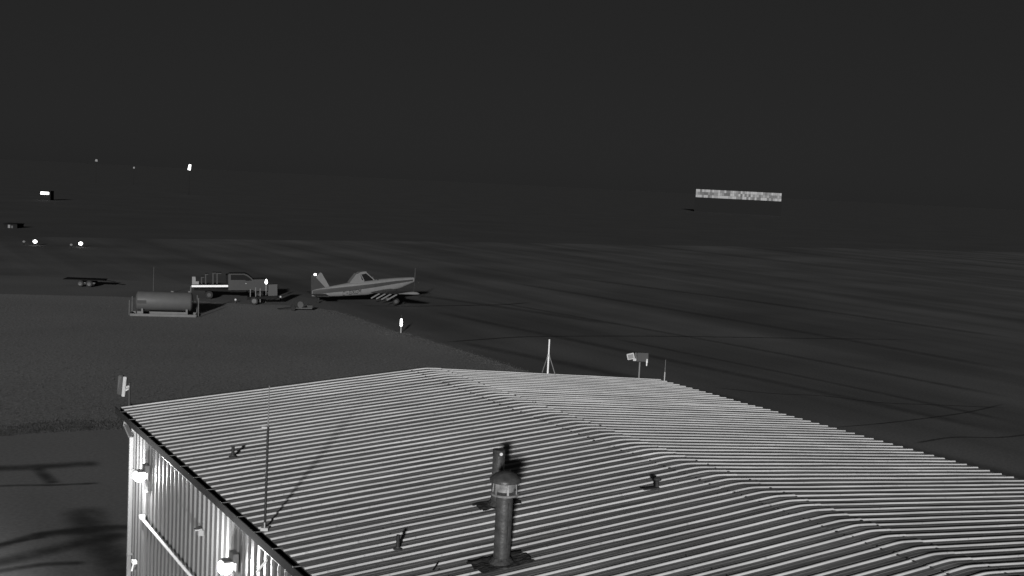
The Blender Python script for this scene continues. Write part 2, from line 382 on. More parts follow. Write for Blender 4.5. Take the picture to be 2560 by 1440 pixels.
def rib_profile(n, hgt, minor=True):
    """(y, height) along one sheet of n ribs, from y = +S/2 down"""
    pr = []
    for k in range(n):
        c = -k * S
        if k == 0: pr.append((S / 2 + 0.004, 0.0015))
        if minor: pr += [(c + S * .40, 0), (c + S * .385, .0025), (c + S * .33, .0025), (c + S * .315, 0)] if k == 0 else []
        pr += [(c + .040, 0), (c + .026, 0), (c + .012, hgt), (c - .012, hgt), (c - .026, 0), (c - .040, 0)]
        if minor: pr += [(c - S * .315, 0), (c - S * .33, .0025), (c - S * .385, .0025), (c - S * .40, 0)]
        if minor and k < n - 1: pr += [(c - S * .60, 0), (c - S * .615, .0025), (c - S * .67, .0025), (c - S * .685, 0)]
    pr.append((-(n - 1) * S - S / 2 - 0.004, -0.0015))
    return pr
PR = rib_profile(3, 0.0245)
def sheet_mesh(xs, lift, wob, seed):
    r = random.Random(seed); b = MB(); ns = len(PR); vs = []
    ph = [r.uniform(0, 6) for _ in range(4)]
    for x in xs:
        for (y, h) in PR:
            k = wob * (math.sin(x * 1.7 + ph[0] + y * 2) + .6 * math.sin(x * 4.1 + ph[1]) + .5 * math.sin(y * 9 + ph[2] + x))
            vs.append((x, y + k * .6, zc(x) + h + lift + k))
    fs = [(i * ns + j, (i + 1) * ns + j, (i + 1) * ns + j + 1, i * ns + j + 1) for i in range(len(xs) - 1) for j in range(ns - 1)]
    return b.add(vs, fs)
PAN_MASK = [0.0 if (h > .01 or any(abs(y + k * S) < .034 for k in range(3))) else 1.0 for (y, h) in PR]  # marks the flat pans that carry the painted shade
def pan_shade(o):
    a = o.data.attributes.new('pan_shade', 'FLOAT', 'POINT'); a.data.foreach_set('value', [PAN_MASK[i % len(PR)] for i in range(len(o.data.vertices))]); return o
def lin(a, b, n): return [a + (b - a) * i / n for i in range(n + 1)]
protoL = [sheet_mesh(lin(-0.07, HW - .42, 22), 0.0, .0016, i).build('roof_panel', 'roof', bld) for i in range(5)]
protoR = [sheet_mesh(lin(HW + .42, W + .07, 22), 0.0, .0016, 10 + i).build('roof_panel', 'roof', bld) for i in range(5)]
protoC = [sheet_mesh(lin(HW - .46, HW + .46, 14), 0.005, .0024, 20 + i).build('ridge_panel', 'roof', bld) for i in range(4)]
for o in protoL + protoR + protoC: pan_shade(o)
for i in range(NP):
    for fam in (protoL, protoR, protoC):
        o = fam[i] if i < len(fam) else share(fam[random.randrange(len(fam))])
        o.location = (0, -i * 3 * S, random.uniform(-.002, .002) + (0.003 if i % 2 else 0))
        o.rotation_euler.y = random.uniform(-.0004, .0004) if fam is not protoC else 0
# screw heads scattered over the sheets near the camera are too small to see; the solid body below the sheets
YC = wall_px(333, 1200).y                               # where the end wall stands, set back under the roof overhang
b = MB(); z0 = ZE - .09
b.prism([(0.05, 0.0), (W - .05, 0.0), (W - .05, z0), (HW, z0 + RISE), (0.05, z0)], YC - .02, -L + S * .5 + .05)
b.build('wall_core', 'wall', bld)
# blobs of sealant and screw heads along the sheet laps, too small to pick apart
b = MB()
for k in range(NP * 3):
    for x in (HW - .44, HW + .44, HW - 3.1, HW + 3.1, 1.6, W - 1.6):
        for dy in (.06, -.06) if abs(abs(x - HW) - .44) < .01 else (.07,):
            if random.random() < (.8 if abs(abs(x - HW) - .44) < .01 else .45):
                q = random.uniform(.012, .03) if abs(abs(x - HW) - .44) < .01 else .012
                b.box((x + random.gauss(0, .03), -k * S + dy + random.gauss(0, .01), zc(x) + .012), (q * 1.6, q, .014))
o = b.build('lap_sealant', 'dark', bld); o['kind'] = 'stuff'
# rake trim on the far gable
b = MB(); b.bar((-.06, S / 2 + .02, ZE - .05), (HW, S / 2 + .02, ZE + RISE - .05), .03, .13); b.build('rake_trim', 'gutter', bld)
b = MB(); b.bar((HW, S / 2 + .022, ZE + RISE - .05), (W + .06, S / 2 + .022, ZE - .05), .03, .13); b.build('rake_trim', 'gutter', bld)

# wall sheets on the long left side, ribs standing proud
WP = rib_profile(3, 0.034, minor=False)
def wall_sheet(z0, z1, off):
    b = MB(); ns = len(WP)
    vs = [(-off - h, y, z) for z in lin(z0, z1, 6) for (y, h) in WP]
    return b.add(vs, [(i * ns + j, i * ns + j + 1, (i + 1) * ns + j + 1, (i + 1) * ns + j) for i in range(6) for j in range(ns - 1)])
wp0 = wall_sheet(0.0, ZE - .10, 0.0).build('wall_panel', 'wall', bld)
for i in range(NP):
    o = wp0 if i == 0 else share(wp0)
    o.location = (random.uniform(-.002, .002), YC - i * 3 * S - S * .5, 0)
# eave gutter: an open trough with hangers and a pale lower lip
b = MB(); y0, y1 = S * .7, -L + S
def trough(y0, y1):
    b = MB(); t = .006
    b.box((-.17, (y0 + y1) / 2, ZE - .085), (t, y0 - y1, .15)); b.box((-.10, (y0 + y1) / 2, ZE - .163), (.146, y0 - y1, t)); b.box((-.035, (y0 + y1) / 2, ZE - .10), (t, y0 - y1, .13))
    b.box((-.178, (y0 + y1) / 2, ZE - .014), (.022, y0 - y1, .016)); return b
seg = [y0] + [y0 - 4.57 * k for k in range(1, 5)] + [y1]
for a_, c_ in zip(seg[:-1], seg[1:]): trough(a_ - .002, c_ + .002).build('gutter', 'gutter', bld)
b = MB(); b.box((-.105, 0, ZE - .006), (.17, .03, .008)); hg = b.build('gutter_hanger', 'mid', bld, loc=(0, -S * 1.5, 0))
for k in range(1, NP): share(hg).location = (0, -S * (1.5 + 3 * k), 0)
b = MB(); b.box((-.062, (y0 + y1) / 2, ZE - .20), (.045, y0 - y1, .05)); b.build('eave_trim', 'gutter', bld)
# pipe clips that run under the gutter, a short pale conduit on two stretches
for (xa, ya, xb, yb) in ((410, 1118, 482, 1176), (652, 1352, 705, 1398)):
    pa, pb = wall_px(xa, ya, .09), wall_px(xb, yb, .09); zt = ZE - .215
    b = MB(); b.tube((-.115, pa.y, zt), (-.115, pb.y, zt), .014, n=8); b.build('conduit', 'white', bld)
# corner trim and downspout
b = MB(); b.box((-.015, YC + .01, (ZE - .1) / 2), (.09, .07, ZE - .1)); b.build('corner_trim', 'trim', bld)
YD = wall_px(325, 1250, .105).y; YT = wall_px(314, 1046, .12).y
b = MB(); b.bar((-.10, YT, ZE - .16), (-.12, YT - .02, ZE - .30), .085, .07); b.bar((-.12, YT, ZE - .27), (-.105, YD, ZE - .46), .085, .07)
b.bar((-.105, YD, ZE - .44), (-.105, YD, .15), .085, .07)
ds = b.build('downspout', 'trim', bld)
for z in (ZE - 1.2, ZE - 3.2, ZE - 5.2): MB().box((-.09, YD, z), (.12, .11, .03)).build('strap', 'mid', ds)
# sliding door track: a pale rail along the wall with the door leaf below it
pr0, pr1 = wall_px(351, 1293, .14), wall_px(478, 1440, .14)
zr = (pr0.z + pr1.z) / 2; yr0 = pr0.y; yr1 = -L + 4 * S
b = MB(); b.tube((-.14, yr0, zr), (-.14, yr1, zr), .030, n=10); b.box((-.10, yr0 - .02, zr), (.12, .05, .09))
b.build('door_track', 'white', bld)
dl = wall_sheet(0.05, zr - .10, 0.0)
dl0 = dl.build('door_panel', 'wall', bld)
for i in range(8):
    o = dl0 if i == 0 else share(dl0)
    o.location = (-.075, yr0 - .30 - i * 3 * S - S * .5 + .12, 0)
b = MB(); b.box((-.06, yr0 - .10, (zr - .06) / 2), (.09, .22, zr - .08)); b.build('door_jamb', 'trim', bld)
b = MB(); b.box((-.055, yr0 - .10, (wall_px(352, 1205).z + zr) / 2 + .03), (.05, .20, wall_px(352, 1205).z - zr - .1)); b.build('jamb_strip', 'trim', bld)
# small hooded outlet, bracket and latch on the wall
p = wall_px(503, 1331, .06); b = MB(); b.box((-.08, p.y, p.z), (.10, .12, .10)); b.box((-.13, p.y, p.z + .07), (.14, .14, .03)); b.build('outlet_hood', 'trim', bld)
p = wall_px(340, 1404, .06); b = MB(); b.box((-.10, p.y, p.z), (.10, .16, .07)); b.tube((-.12, p.y - .02, p.z - .05), (-.14, p.y + .04, p.z - .22), .022, n=8); b.build('latch', 'white', bld)
p = wall_px(658, 1430, .06); q = wall_px(666, 1400, .06); b = MB(); b.tube((-.16, p.y + .02, p.z), (-.05, q.y, q.z), .02, n=8); b.build('hook', 'white', bld)

# wall lamps: housing, shade and lit lens, each with its own light
def wall_lamp(x, y, label, scale):
    p = wall_px(x, y, .20); r = empty('wall_lamp', BM @ Vector((-.036, p.y, p.z)), -YAW, label, 'wall lamp', 'lamps on the hangar wall')
    b = MB(); b.box((-.05, 0, .13), (.10, .26, .16)); b.box((-.02, 0, 0), (.04, .24, .26)); b.build('housing', 'lamp_body', r, bevel=.008)
    b = MB(); prof = [(.085, .06), (.125, .05), (.135, -.02), (.125, -.09), (.09, -.14), (.03, -.165)]
    b.lathe((-.19, 0, 0), list(reversed(prof)), n=20); b.build('lens', 'lens', r, smooth=True)
    b = MB(); b.box((-.16, 0, .075), (.18, .22, .03)); b.build('hood', 'lamp_body', r)
    l = bpy.data.lights.new('wall_lamp_light', 'POINT'); l.energy = 280 * scale; l.shadow_soft_size = .03
    lo = bpy.data.objects.new('lamp_light', l); COL.objects.link(lo); lo.parent = r; lo.location = (-.35, 0, -.05)
    l2 = bpy.data.lights.new('wall_lamp_beam', 'SPOT'); l2.energy = 16000 * scale; l2.spot_size = math.radians(105); l2.spot_blend = .6; l2.shadow_soft_size = .12
    lb = bpy.data.objects.new('lamp_beam', l2); COL.objects.link(lb); lb.parent = r; lb.location = (-.42, 0, -.06)
    lb.rotation_euler = Vector((-.75, .6, -.38)).to_track_quat('-Z', 'Y').to_euler()
    return r
wall_lamp(352, 1186, 'lit wall lamp by the downspout corner, above the door track end', 1.0)
wall_lamp(568, 1412, 'lit wall lamp midway along the gutter, further from the downspout', 1.0)

# flues and vent pipes (parts of the hangar)
def world_up(base_l, x, y): return up_from(BM @ base_l, x, y)
def flue(x, yb, yt, wpx, cap):
    g = roof_px(x, yb); d = (BM @ g - CAM_P).length; r = wpx / 2 * d / F_PX; zt = world_up(g, x, yt); zb = g.z
    b = MB(); n = 28; b.lathe((g.x, g.y, 0), [(r * .99, zb - .05), (r * 1.0, zb + .3), (r * 1.015, zb + .301), (r * 1.0, zb + .36), (r, zt)], n=n)
    f = b.build('flue_pipe', 'galv', bld, smooth=True)
    b = MB()                                            # storm collar and boot flashing, crumpled over the ribs
    b.lathe((g.x, g.y, 0), [(r * 1.05, zb + .12), (r * 1.45, zb + .06), (r * 1.6, zb + .0)], n=20, jit=.12); b.build('storm_collar', 'flash', f)
    b = MB(); m = 11
    ext = r * 2.5; vs = []
    for i in range(m):
        for j in range(m):
            u = -ext * (1.5 if cap else 1.4) + i * 2 * ext * (1.45) / (m - 1); v = -ext * .8 + j * 2 * ext * .8 / (m - 1)
            jag = random.uniform(-.04, .04) if i in (0, m - 1) or j in (0, m - 1) else 0
            vs.append((g.x + u + jag, g.y + v + jag, zc(g.x + u) + .046 + random.uniform(-.008, .012)))
    b.add(vs, [(i * m + j, (i + 1) * m + j, (i + 1) * m + j + 1, i * m + j + 1) for i in range(m - 1) for j in range(m - 1)])
    b.build('flashing', 'flash', f)
    b = MB(); b.bar((g.x, g.y - r - .004, zb + .3), (g.x, g.y - r - .004, zt - .1), .012, .014); b.build('seam', 'flash', f)
    if cap:
        b = MB(); b.lathe((g.x, g.y, zt), [(r * 1.02, -.015), (r * 1.66, .0), (r * 1.70, .022), (r * 1.60, .03), (r * 1.05, .02)], n=26, jit=.04); b.build('drip_flange', 'galv_pale', f, smooth=True)
        for k in range(6):
            a = k * 1.0472 + .25; MB().bar((g.x + 1.45 * r * math.cos(a), g.y + 1.45 * r * math.sin(a), zt + .01), (g.x + 1.35 * r * math.cos(a), g.y + 1.35 * r * math.sin(a), zt + .20), .03, .012).build('cap_strut', 'galv_pale', f)
        b = MB(); b.lathe((g.x, g.y, zt), [(r * .9, .05), (r * 1.12, .06), (r * 1.30, .16), (r * 1.32, .19)], n=26, jit=.04); b.build('wind_band', 'galv_pale', f, smooth=True)
        b = MB(); b.lathe((g.x, g.y, zt), [(r * 1.3, .185), (r * 1.88, .20), (r * 1.90, .225), (r * 1.80, .25), (r * 1.25, .31), (r * .5, .345), (r * .1, .35)], n=26, jit=.05); b.build('rain_cap', 'galv', f, smooth=True)
    else:
        b = MB(); b.lathe((g.x, g.y, zt), [(r * 1.03, -.10), (r * 1.04, -.01), (r * 1.04, .0), (r * .9, .002), (r * .88, -.08)], n=26); b.build('rim_band', 'flash', f)
        b = MB(); b.lathe((g.x - .02, g.y - r - .0, zt - .06), [(.001, -.012), (.028, -.012), (.028, .006), (.001, .008)], n=10, axis='y'); b.build('bolt_plate', 'white', f)
    return f
flue(1241, 1266, 1123, 30, False)
flue(1253, 1412, 1236, 41, True)
def vent(x, yb, yt, wpx):
    g = roof_px(x, yb); d = (BM @ g - CAM_P).length; r = wpx / 2 * d / F_PX; zt = world_up(g, x, yt)
    b = MB(); b.lathe((g.x, g.y, 0), [(r, g.z - .03), (r, zt), (r * .8, zt + .001), (r * .78, zt - .05)], n=14); v = b.build('vent_pipe', 'dark', bld, smooth=True)
    b = MB(); b.lathe((g.x, g.y, g.z), [(r * 2.6, .02), (r * 2.3, .03), (r * 1.25, .045), (r * 1.1, .06)], n=16, jit=.06); b.build('boot', 'faint', v)
vent(582, 1144, 1116, 8); vent(994, 1376, 1337, 9)
g = roof_px(1642, 1224); b = MB(); b.tube((g.x, g.y, g.z), (g.x, g.y, g.z + .16), .035, n=10); b.lathe((g.x, g.y, g.z + .16), [(.05, 0), (.075, .02), (.06, .05), (.02, .07)], n=12); b.box((g.x - .16, g.y - .03, g.z + .045), (.34, .10, .02)); b.build('vent_cap', 'flash', bld)
g = roof_px(1088, 1428); b = MB(); b.bar((g.x - .09, g.y - .10, g.z + .05), (g.x + .09, g.y + .12, g.z + .06), .02, .02); b.build('loose_strap', 'dark', bld)

# ------------------------------------------------------------------ aerials and lights fixed to the roof
# tall whip aerial clamped on the left roof slope
g = roof_px(662, 1326); P0 = BM @ g; z1 = up_from(P0, 664, 1066); z2 = up_from(P0, 666, 964)
r = empty('whip_aerial', P0, 0, 'tall thin whip aerial standing on the roof slope above the gutter', 'aerial')
b = MB(); b.tube((0, 0, -.02), (0, 0, z1 - P0.z), .020, n=10); b.build('pole', 'dark', r)
b = MB(); b.tube((0, 0, z1 - P0.z - .02), (0, 0, z2 - P0.z), .012, .009, n=8); b.build('whip', 'mid', r)
b = MB(); b.box((0, 0, .03), (.12, .12, .05)); b.tube((.0, -.03, .02), (.0, -.03, .14), .012, n=8); b.build('foot', 'pale', r)
b = MB(); b.box((-.05, 0, z1 - P0.z - .02), (.10, .03, .03)); b.build('clamp', 'pale', r)
# sector panel aerial at the far left roof corner
c = wall_px(333, 1016, -.10); P0 = BM @ Vector((.12, S * .2, ZE + .03)); zt = up_from(P0, 330, 962)
r = empty('panel_aerial', P0, 0, 'flat panel aerial on a bracket at the roof corner above the downspout', 'aerial')
dd = (P0 - CAM_P).length / F_PX
hp = up_from(P0, 322, 942) - P0.z; lp = up_from(P0, 322, 992) - P0.z
b = MB(); b.tube((0, 0, -.05), (0, 0, hp * .80), .028, n=10); b.build('mast', 'faint', r)
b = MB(); b.box((-12 * dd, 0, (hp + lp) / 2), (8 * dd, .08, hp - lp), R=Matrix.Rotation(.07, 3, 'Y')); b.build('panel', 'pale', r, bevel=.01)
b = MB(); b.box((-24 * dd, .10, (hp + lp) / 2 + 2 * dd), (13 * dd, .10, (hp - lp) * .98), R=Matrix.Rotation(.05, 3, 'Y')); b.build('radome', 'faint', r, bevel=.02)
b = MB(); b.bar((-9 * dd, 0, hp * .62), (0, 0, hp * .68), .06, .05); b.bar((-9 * dd, 0, hp * .52), (0, 0, hp * .60), .05, .04); b.build('bracket', 'pale', r)
# braced mast on the far gable edge
g = gable_px(1369, 936, S * .3); P0 = BM @ g; zt = up_from(P0, 1367.5, 848); dd = (P0 - CAM_P).length / F_PX
r = empty('braced_mast', P0, 0, 'white tubular mast with two slanting stays on the far roof edge', 'mast')
mid = zt - P0.z
b = MB(); b.tube((0, 0, -.1), (0, 0, mid * .55), 2.3 * dd, n=12); b.tube((0, 0, mid * .55), (0, 0, mid), 1.9 * dd, n=12); b.build('tube', 'white', r)
b = MB(); b.lathe((0, 0, mid * .54), [(2.4 * dd, -.03), (3.4 * dd, -.03), (3.4 * dd, .03), (2.4 * dd, .03)], n=12); b.build('collar', 'pale', r)
for (dx, dy) in ((-15.5, .25), (22, -.1)):
    b = MB(); b.tube((math.copysign(2.5 * dd, dx), 0, mid * .52), (dx * dd, dy, -.10), .012, n=8); b.build('stay', 'mid', r)
# twin floodlight head on a short pole at the far gable edge
g = gable_px(1597, 946, S * .3); P0 = BM @ g; dd = (P0 - CAM_P).length / F_PX
def zz(y): return up_from(P0, 1597, y) - P0.z
r = empty('roof_floodlight', P0, 0, 'unlit twin floodlight head on a short pole beside the braced mast', 'floodlight')
b = MB(); b.tube((0, 0, -.1), (0, 0, zz(905)), 2.0 * dd, n=12); b.build('pole', 'mid', r)
b = MB(); b.box((6 * dd, .03, zz(892)), (28 * dd, .16, zz(881) - zz(903)), R=Matrix.Rotation(-.02, 3, 'Y')); b.build('control_box', 'faint', r, bevel=.01)
b = MB(); b.box((-24 * dd, -.05, zz(891)), (18 * dd, .10, 15 * dd), R=Matrix.Rotation(-.25, 3, 'Y')); h1 = b.build('lamp_head', 'pale', r, bevel=.01)
b = MB(); b.box((-24 * dd, -.115, zz(891)), (13 * dd, .012, 10 * dd), R=Matrix.Rotation(-.25, 3, 'Y')); b.build('lamp_glass', 'mid', h1)
b = MB(); b.box((-13.5 * dd, -.03, zz(899)), (8 * dd, .08, 6 * dd)); b.build('junction_box', 'pale', r)
b = MB(); b.tube((-11 * dd, 0, zz(882)), (-10 * dd, 0, zz(896)), 1.3 * dd, n=8); b.build('bracket', 'mid', r)
b = MB(); b.tube((16 * dd, -.12, zz(912)), (16.5 * dd, -.12, zz(895)), 1.6 * dd, n=8); b.lathe((16.2 * dd, -.12, zz(902)), [(2.3 * dd, -.03), (2.3 * dd, .03)], n=10); b.build('sensor', 'white', r)
# thin rod at the right end of the far gable
g = gable_px(1661, 950, S * .3); P0 = BM @ g; zt = up_from(P0, 1662, 899); r = empty('thin_rod_aerial', P0, 0, 'very thin short rod aerial at the far eave corner beside the roof floodlight', 'aerial')
b = MB(); b.tube((0, 0, -.08), (0, 0, .25), .018, n=8); b.build('base_tube', 'pale', r)
b = MB(); b.tube((0, 0, .22), (0, 0, zt - P0.z), .010, .006, n=8); b.build('rod', 'mid', r)

# ------------------------------------------------------------------ the crop-spraying aeroplane
class Side:
    """a thing seen from the side: photo pixels -> (along, height) on its own upright middle plane"""
    def __init__(s, px, py, yaw, crop=(0, 0, 1)):
        s.o = on_z(px, py); s.yaw = yaw; s.h = Vector((math.cos(yaw), math.sin(yaw), 0)); s.n = Vector((-s.h.y, s.h.x, 0)); s.c = crop
    def __call__(s, x, y):
        X = s.c[0] + x / s.c[2]; Y = s.c[1] + y / s.c[2]
        p = on_plane(X, Y, s.o, s.n); return ((p - s.o).dot(s.h), p.z)
def interp(tab, a):
    for (x0, v0), (x1, v1) in zip(tab[:-1], tab[1:]):
        if a <= x1: return v0 + (v1 - v0) * max(0, min(1, (a - x0) / (x1 - x0 + 1e-9)))
    return tab[-1][1]
PS = Side(975, 759, math.radians(23), (740, 640, 6.545))
ac = empty('crop_spraying_aeroplane', PS.o, PS.yaw, 'low-wing single-engine spraying aeroplane with a dark side stripe, parked on the pavement', 'aeroplane')
top = [PS(*p) for p in ((262, 560), (330, 540), (545, 497), (700, 466), (870, 432), (1100, 405), (1255, 388), (1330, 377), (1600, 356), (1880, 343), (1922, 347))]
bot = [PS(*p) for p in ((262, 662), (500, 663), (700, 658), (900, 648), (1150, 636), (1400, 585), (1690, 532), (1800, 480), (1910, 432), (1924, 425))]
wid = [(top[0][0], .10), (top[2][0], .28), (top[5][0], .55), (top[6][0], .58), (top[8][0], .50), (top[9][0] - .2, .42), (top[10][0], .36)]
def half_w(a, z):
    zt, zb = interp(top, a), interp(bot, a); zm, hz = (zt + zb) / 2, (zt - zb) / 2
    k = min(1, abs(z - zm) / max(hz, 1e-3)); return interp(wid, a) * (1 - k ** 3.2) ** (1 / 3.2)
sta = lin(top[0][0], top[10][0], 46); NS = 24; vs, fs = [], []
for a in sta:
    zt, zb = interp(top, a), interp(bot, a); zm, hz, hw = (zt + zb) / 2, (zt - zb) / 2, interp(wid, a)
    for i in range(NS):
        t = 2 * math.pi * i / NS; c_, s_ = math.cos(t), math.sin(t); e = 2 / 3.2
        vs.append((a, hw * math.copysign(abs(c_) ** e, c_), zm + hz * math.copysign(abs(s_) ** e, s_)))
for k in range(len(sta) - 1):
    for i in range(NS): j = (i + 1) % NS; fs.append((k * NS + i, k * NS + j, (k + 1) * NS + j, (k + 1) * NS + i))
fs += [tuple(range(NS)), tuple(range((len(sta) - 1) * NS, len(sta) * NS))]
fus = MB().add(vs, fs).build('fuselage', 'plane', ac, smooth=True)
sl = [PS(*p) for p in ((262, 560), (520, 530), (900, 487), (1300, 440), (1600, 402), (1900, 378))]
sb = [PS(*p) for p in ((262, 634), (545, 596), (900, 560), (1300, 498), (1600, 448), (1900, 402))]
for sg in (-1, 1):
    vs, fs = [], []; ss = lin(sl[0][0] + .05, sl[-1][0], 40)
    for a in ss:
        for k in range(5):
            z = interp(sl, a) + (interp(sb, a) - interp(sl, a)) * k / 4; z = max(z, interp(bot, a) + .02); z = min(z, interp(top, a) - .02)
            vs.append((a, sg * (half_w(a, z) + .008), z))
    for i in range(40):
        for k in range(4): fs.append((i * 5 + k, (i + 1) * 5 + k, (i + 1) * 5 + k + 1, i * 5 + k + 1))
    MB().add(vs, fs).build('side_stripe', 'stripe', fus)
def plate(name, pts, y0, y1, m, par): return MB().prism([PS(*p) for p in pts], y0, y1).build(name, m, par)
# cabin: sloped rear fairing, roof and framed side windows
cab = plate('cabin', ((860, 430), (905, 370), (975, 283), (1030, 285), (1060, 385), (1100, 400), (1100, 440), (860, 445)), -.46, .46, 'plane', ac)
plate('cabin_roof', ((1000, 283), (1030, 262), (1110, 246), (1138, 252), (1132, 278), (1040, 303)), -.45, .45, 'plane', cab)
for sg in (-1, 1):
    y = sg * .47
    q0, q1 = PS(1128, 268), PS(1262, 388); MB().bar((q0[0], y, q0[1]), (q1[0], y, q1[1]), .05, .10).build('window_post', 'plane', cab)
    q0, q1 = PS(1040, 290), PS(1095, 402); MB().bar((q0[0], y, q0[1]), (q1[0], y, q1[1]), .05, .09).build('window_post', 'plane', cab)
    plate('side_window', ((1048, 296), (1128, 280), (1232, 388), (1095, 400)), y * .96 - .006, y * .96 + .006, 'glass', cab)
q = [PS(1130, 268), PS(1256, 386)]
MB().add([(q[0][0], -.44, q[0][1]), (q[0][0], .44, q[0][1]), (q[1][0], .44, q[1][1]), (q[1][0], -.44, q[1][1])], [(0, 1, 2, 3)]).build('windscreen', 'glass', cab)
q0, q1 = PS(1228, 365), PS(1255, 338); MB().tube((q0[0], -.2, q0[1]), (q1[0], -.2, q1[1]), .025, n=8).build('air_probe', 'plane', cab)
q0 = PS(1325, 388); MB().lathe((q0[0], -half_w(q0[0], q0[1]) - .01, q0[1]), [(.001, -.01), (.09, -.01), (.09, .01), (.001, .01)], n=12, axis='y').build('filler_cap', 'letter', fus)
# fin and rudder
fin = plate('fin', ((322, 348), (392, 270), (416, 274), (547, 500), (560, 560), (520, 560)), -.07, .07, 'plane', ac)
plate('rudder', ((245, 320), (300, 284), (388, 269), (316, 348), (516, 540), (500, 600), (245, 636)), -.055, .055, 'stripe', ac)
q0 = PS(312, 300); MB().lathe((q0[0], 0, q0[1] - .02), [(.03, -.10), (.13, -.09), (.155, 0), (.12, .10), (.04, .13)], n=14).build('tail_beacon', 'lens_far', fin, smooth=True)
q0, q1 = PS(347, 548), PS(350, 590); MB().bar((q0[0], -.09, q0[1]), (q1[0], -.09, q1[1]), .05, .07).build('rudder_horn', 'white', fin)
# tailplane
zt_ = PS(330, 628); c0 = zt_[0]
b = MB()
for sg in (-1, 1): b.add([(c0 - .55, sg * .1, zt_[1]), (c0 + .95, sg * .1, zt_[1]), (c0 + .75, sg * 2.55, zt_[1] + .02), (c0 - .45, sg * 2.55, zt_[1] + .02),
                          (c0 - .55, sg * .1, zt_[1] + .05), (c0 + .95, sg * .1, zt_[1] + .10), (c0 + .75, sg * 2.55, zt_[1] + .08), (c0 - .45, sg * 2.55, zt_[1] + .05)],
                         [(0, 1, 2, 3), (4, 5, 6, 7), (0, 1, 5, 4), (1, 2, 6, 5), (2, 3, 7, 6), (3, 0, 4, 7)])
b.build('tailplane', 'stripe', ac)
# wings: thick straight aerofoil, shallow dihedral
rc = PS(1420, 590); TW = [(-1.25, .02), (-.8, .10), (-.2, .20), (.35, .25), (.75, .20), (.98, .08), (1.02, .0), (.95, -.05), (.5, -.09), (-.3, -.06), (-1.25, -.02)]
for sg in (-1, 1):
    vs = []; n = len(TW)
    for (y, dz, kx, kz) in ((.25, 0, 1.45, 1.75), (.75, .02, 1.25, 1.45), (1.5, .06, 1.0, 1.05), (8.5, .72, .95, .9), (8.62, .73, .95, .9)):
        vs += [(rc[0] + .22 + x * kx, sg * y, rc[1] + dz + z * kz) for x, z in TW]
    fs = [(k * n + i, k * n + (i + 1) % n, (k + 1) * n + (i + 1) % n, (k + 1) * n + i) for k in range(4) for i in range(n)] + [tuple(range(n)), tuple(range(4 * n, 5 * n))]
    wg = MB().add(vs, fs).build('wing', 'stripe', ac, smooth=True)  # darker than the tip: shade on the wing's top is painted in
    vs = []
    for (y, kx, kz) in ((8.63, .96, .92), (8.74, .93, .8), (8.80, .80, .45)): vs += [(rc[0] + .22 + x * kx, sg * y, rc[1] + .73 + z * kz) for x, z in TW]
    MB().add(vs, [(k * n + i, k * n + (i + 1) % n, (k + 1) * n + (i + 1) % n, (k + 1) * n + i) for k in range(2) for i in range(n)] + [tuple(range(n)), tuple(range(2 * n, 3 * n))]).build('wing_tip', 'plane', wg)
    for k, y in enumerate((1.7, 3.6, 5.4, 7.3)):                    # boom hangers and drooped flap arms under the trailing edge
        z = rc[1] + .66 * y / 8.6; b = MB(); b.bar((rc[0] - .70, sg * y, z - .02), (rc[0] - 1.75, sg * y, z - .62), .08, .13); b.build('boom_hanger', 'plane', wg)
    g0 = (rc[0] + 1.0, sg * 1.5, .0)
    b = MB(); b.bar((rc[0] + .7, sg * .75, rc[1] + .0), (g0[0], sg * 1.5, .42), .12, .09); b.build('gear_leg', 'stripe', ac)
    b = MB(); b.lathe((g0[0], g0[1], .40), [(.2, -.13), (.36, -.13), (.40, -.07), (.40, .07), (.36, .13), (.2, .13)], n=22, axis='y'); w = b.build('wheel', 'rubber', ac, smooth=True)
    b = MB(); b.lathe((g0[0], g0[1], .40), [(.02, -.145), (.19, -.14), (.20, -.10), (.20, .10), (.19, .14), (.02, .145)], n=18, axis='y'); b.build('hub', 'rim', w)
tw = PS(375, 735)
b = MB(); b.bar((tw[0], 0, interp(bot, tw[0]) + .05), (tw[0] - .1, 0, .2), .06, .08); b.build('tail_strut', 'stripe', ac)
b = MB(); b.lathe((tw[0] - .12, 0, .17), [(.05, -.06), (.15, -.06), (.17, 0), (.15, .06), (.05, .06)], n=16, axis='y'); b.build('tail_wheel', 'rubber', ac)
# propeller at rest
pn = PS(1930, 402)
b = MB(); b.lathe((pn[0] - .02, 0, pn[1]), [(.20, -.05), (.17, .08), (.09, .2), (.02, .26)], n=16, axis='x'); b.build('spinner', 'stripe', ac, smooth=True)
for k in range(4):
    a = -math.pi / 2 + .06 + k * math.pi / 2; d = Vector((0, math.cos(a), math.sin(a))); p0 = Vector((pn[0] + .06, 0, pn[1]))
    t = Vector((.30, .95 * -math.sin(a), .95 * math.cos(a)))
    pts = [p0 + d * .12 - t * .05, p0 + d * .12 + t * .05, p0 + d * .7 + t * .10, p0 + d * 1.35 + t * .06, p0 + d * 1.35 - t * .05, p0 + d * .7 - t * .09]
    MB().add([p + Vector((.012, 0, 0)) for p in pts] + [p - Vector((.012, 0, 0)) for p in pts],
             [(0, 1, 2, 3, 4, 5), (11, 10, 9, 8, 7, 6)] + [(i, (i + 1) % 6, 6 + (i + 1) % 6, 6 + i) for i in range(6)]).build('propeller_blade', 'faint', ac)
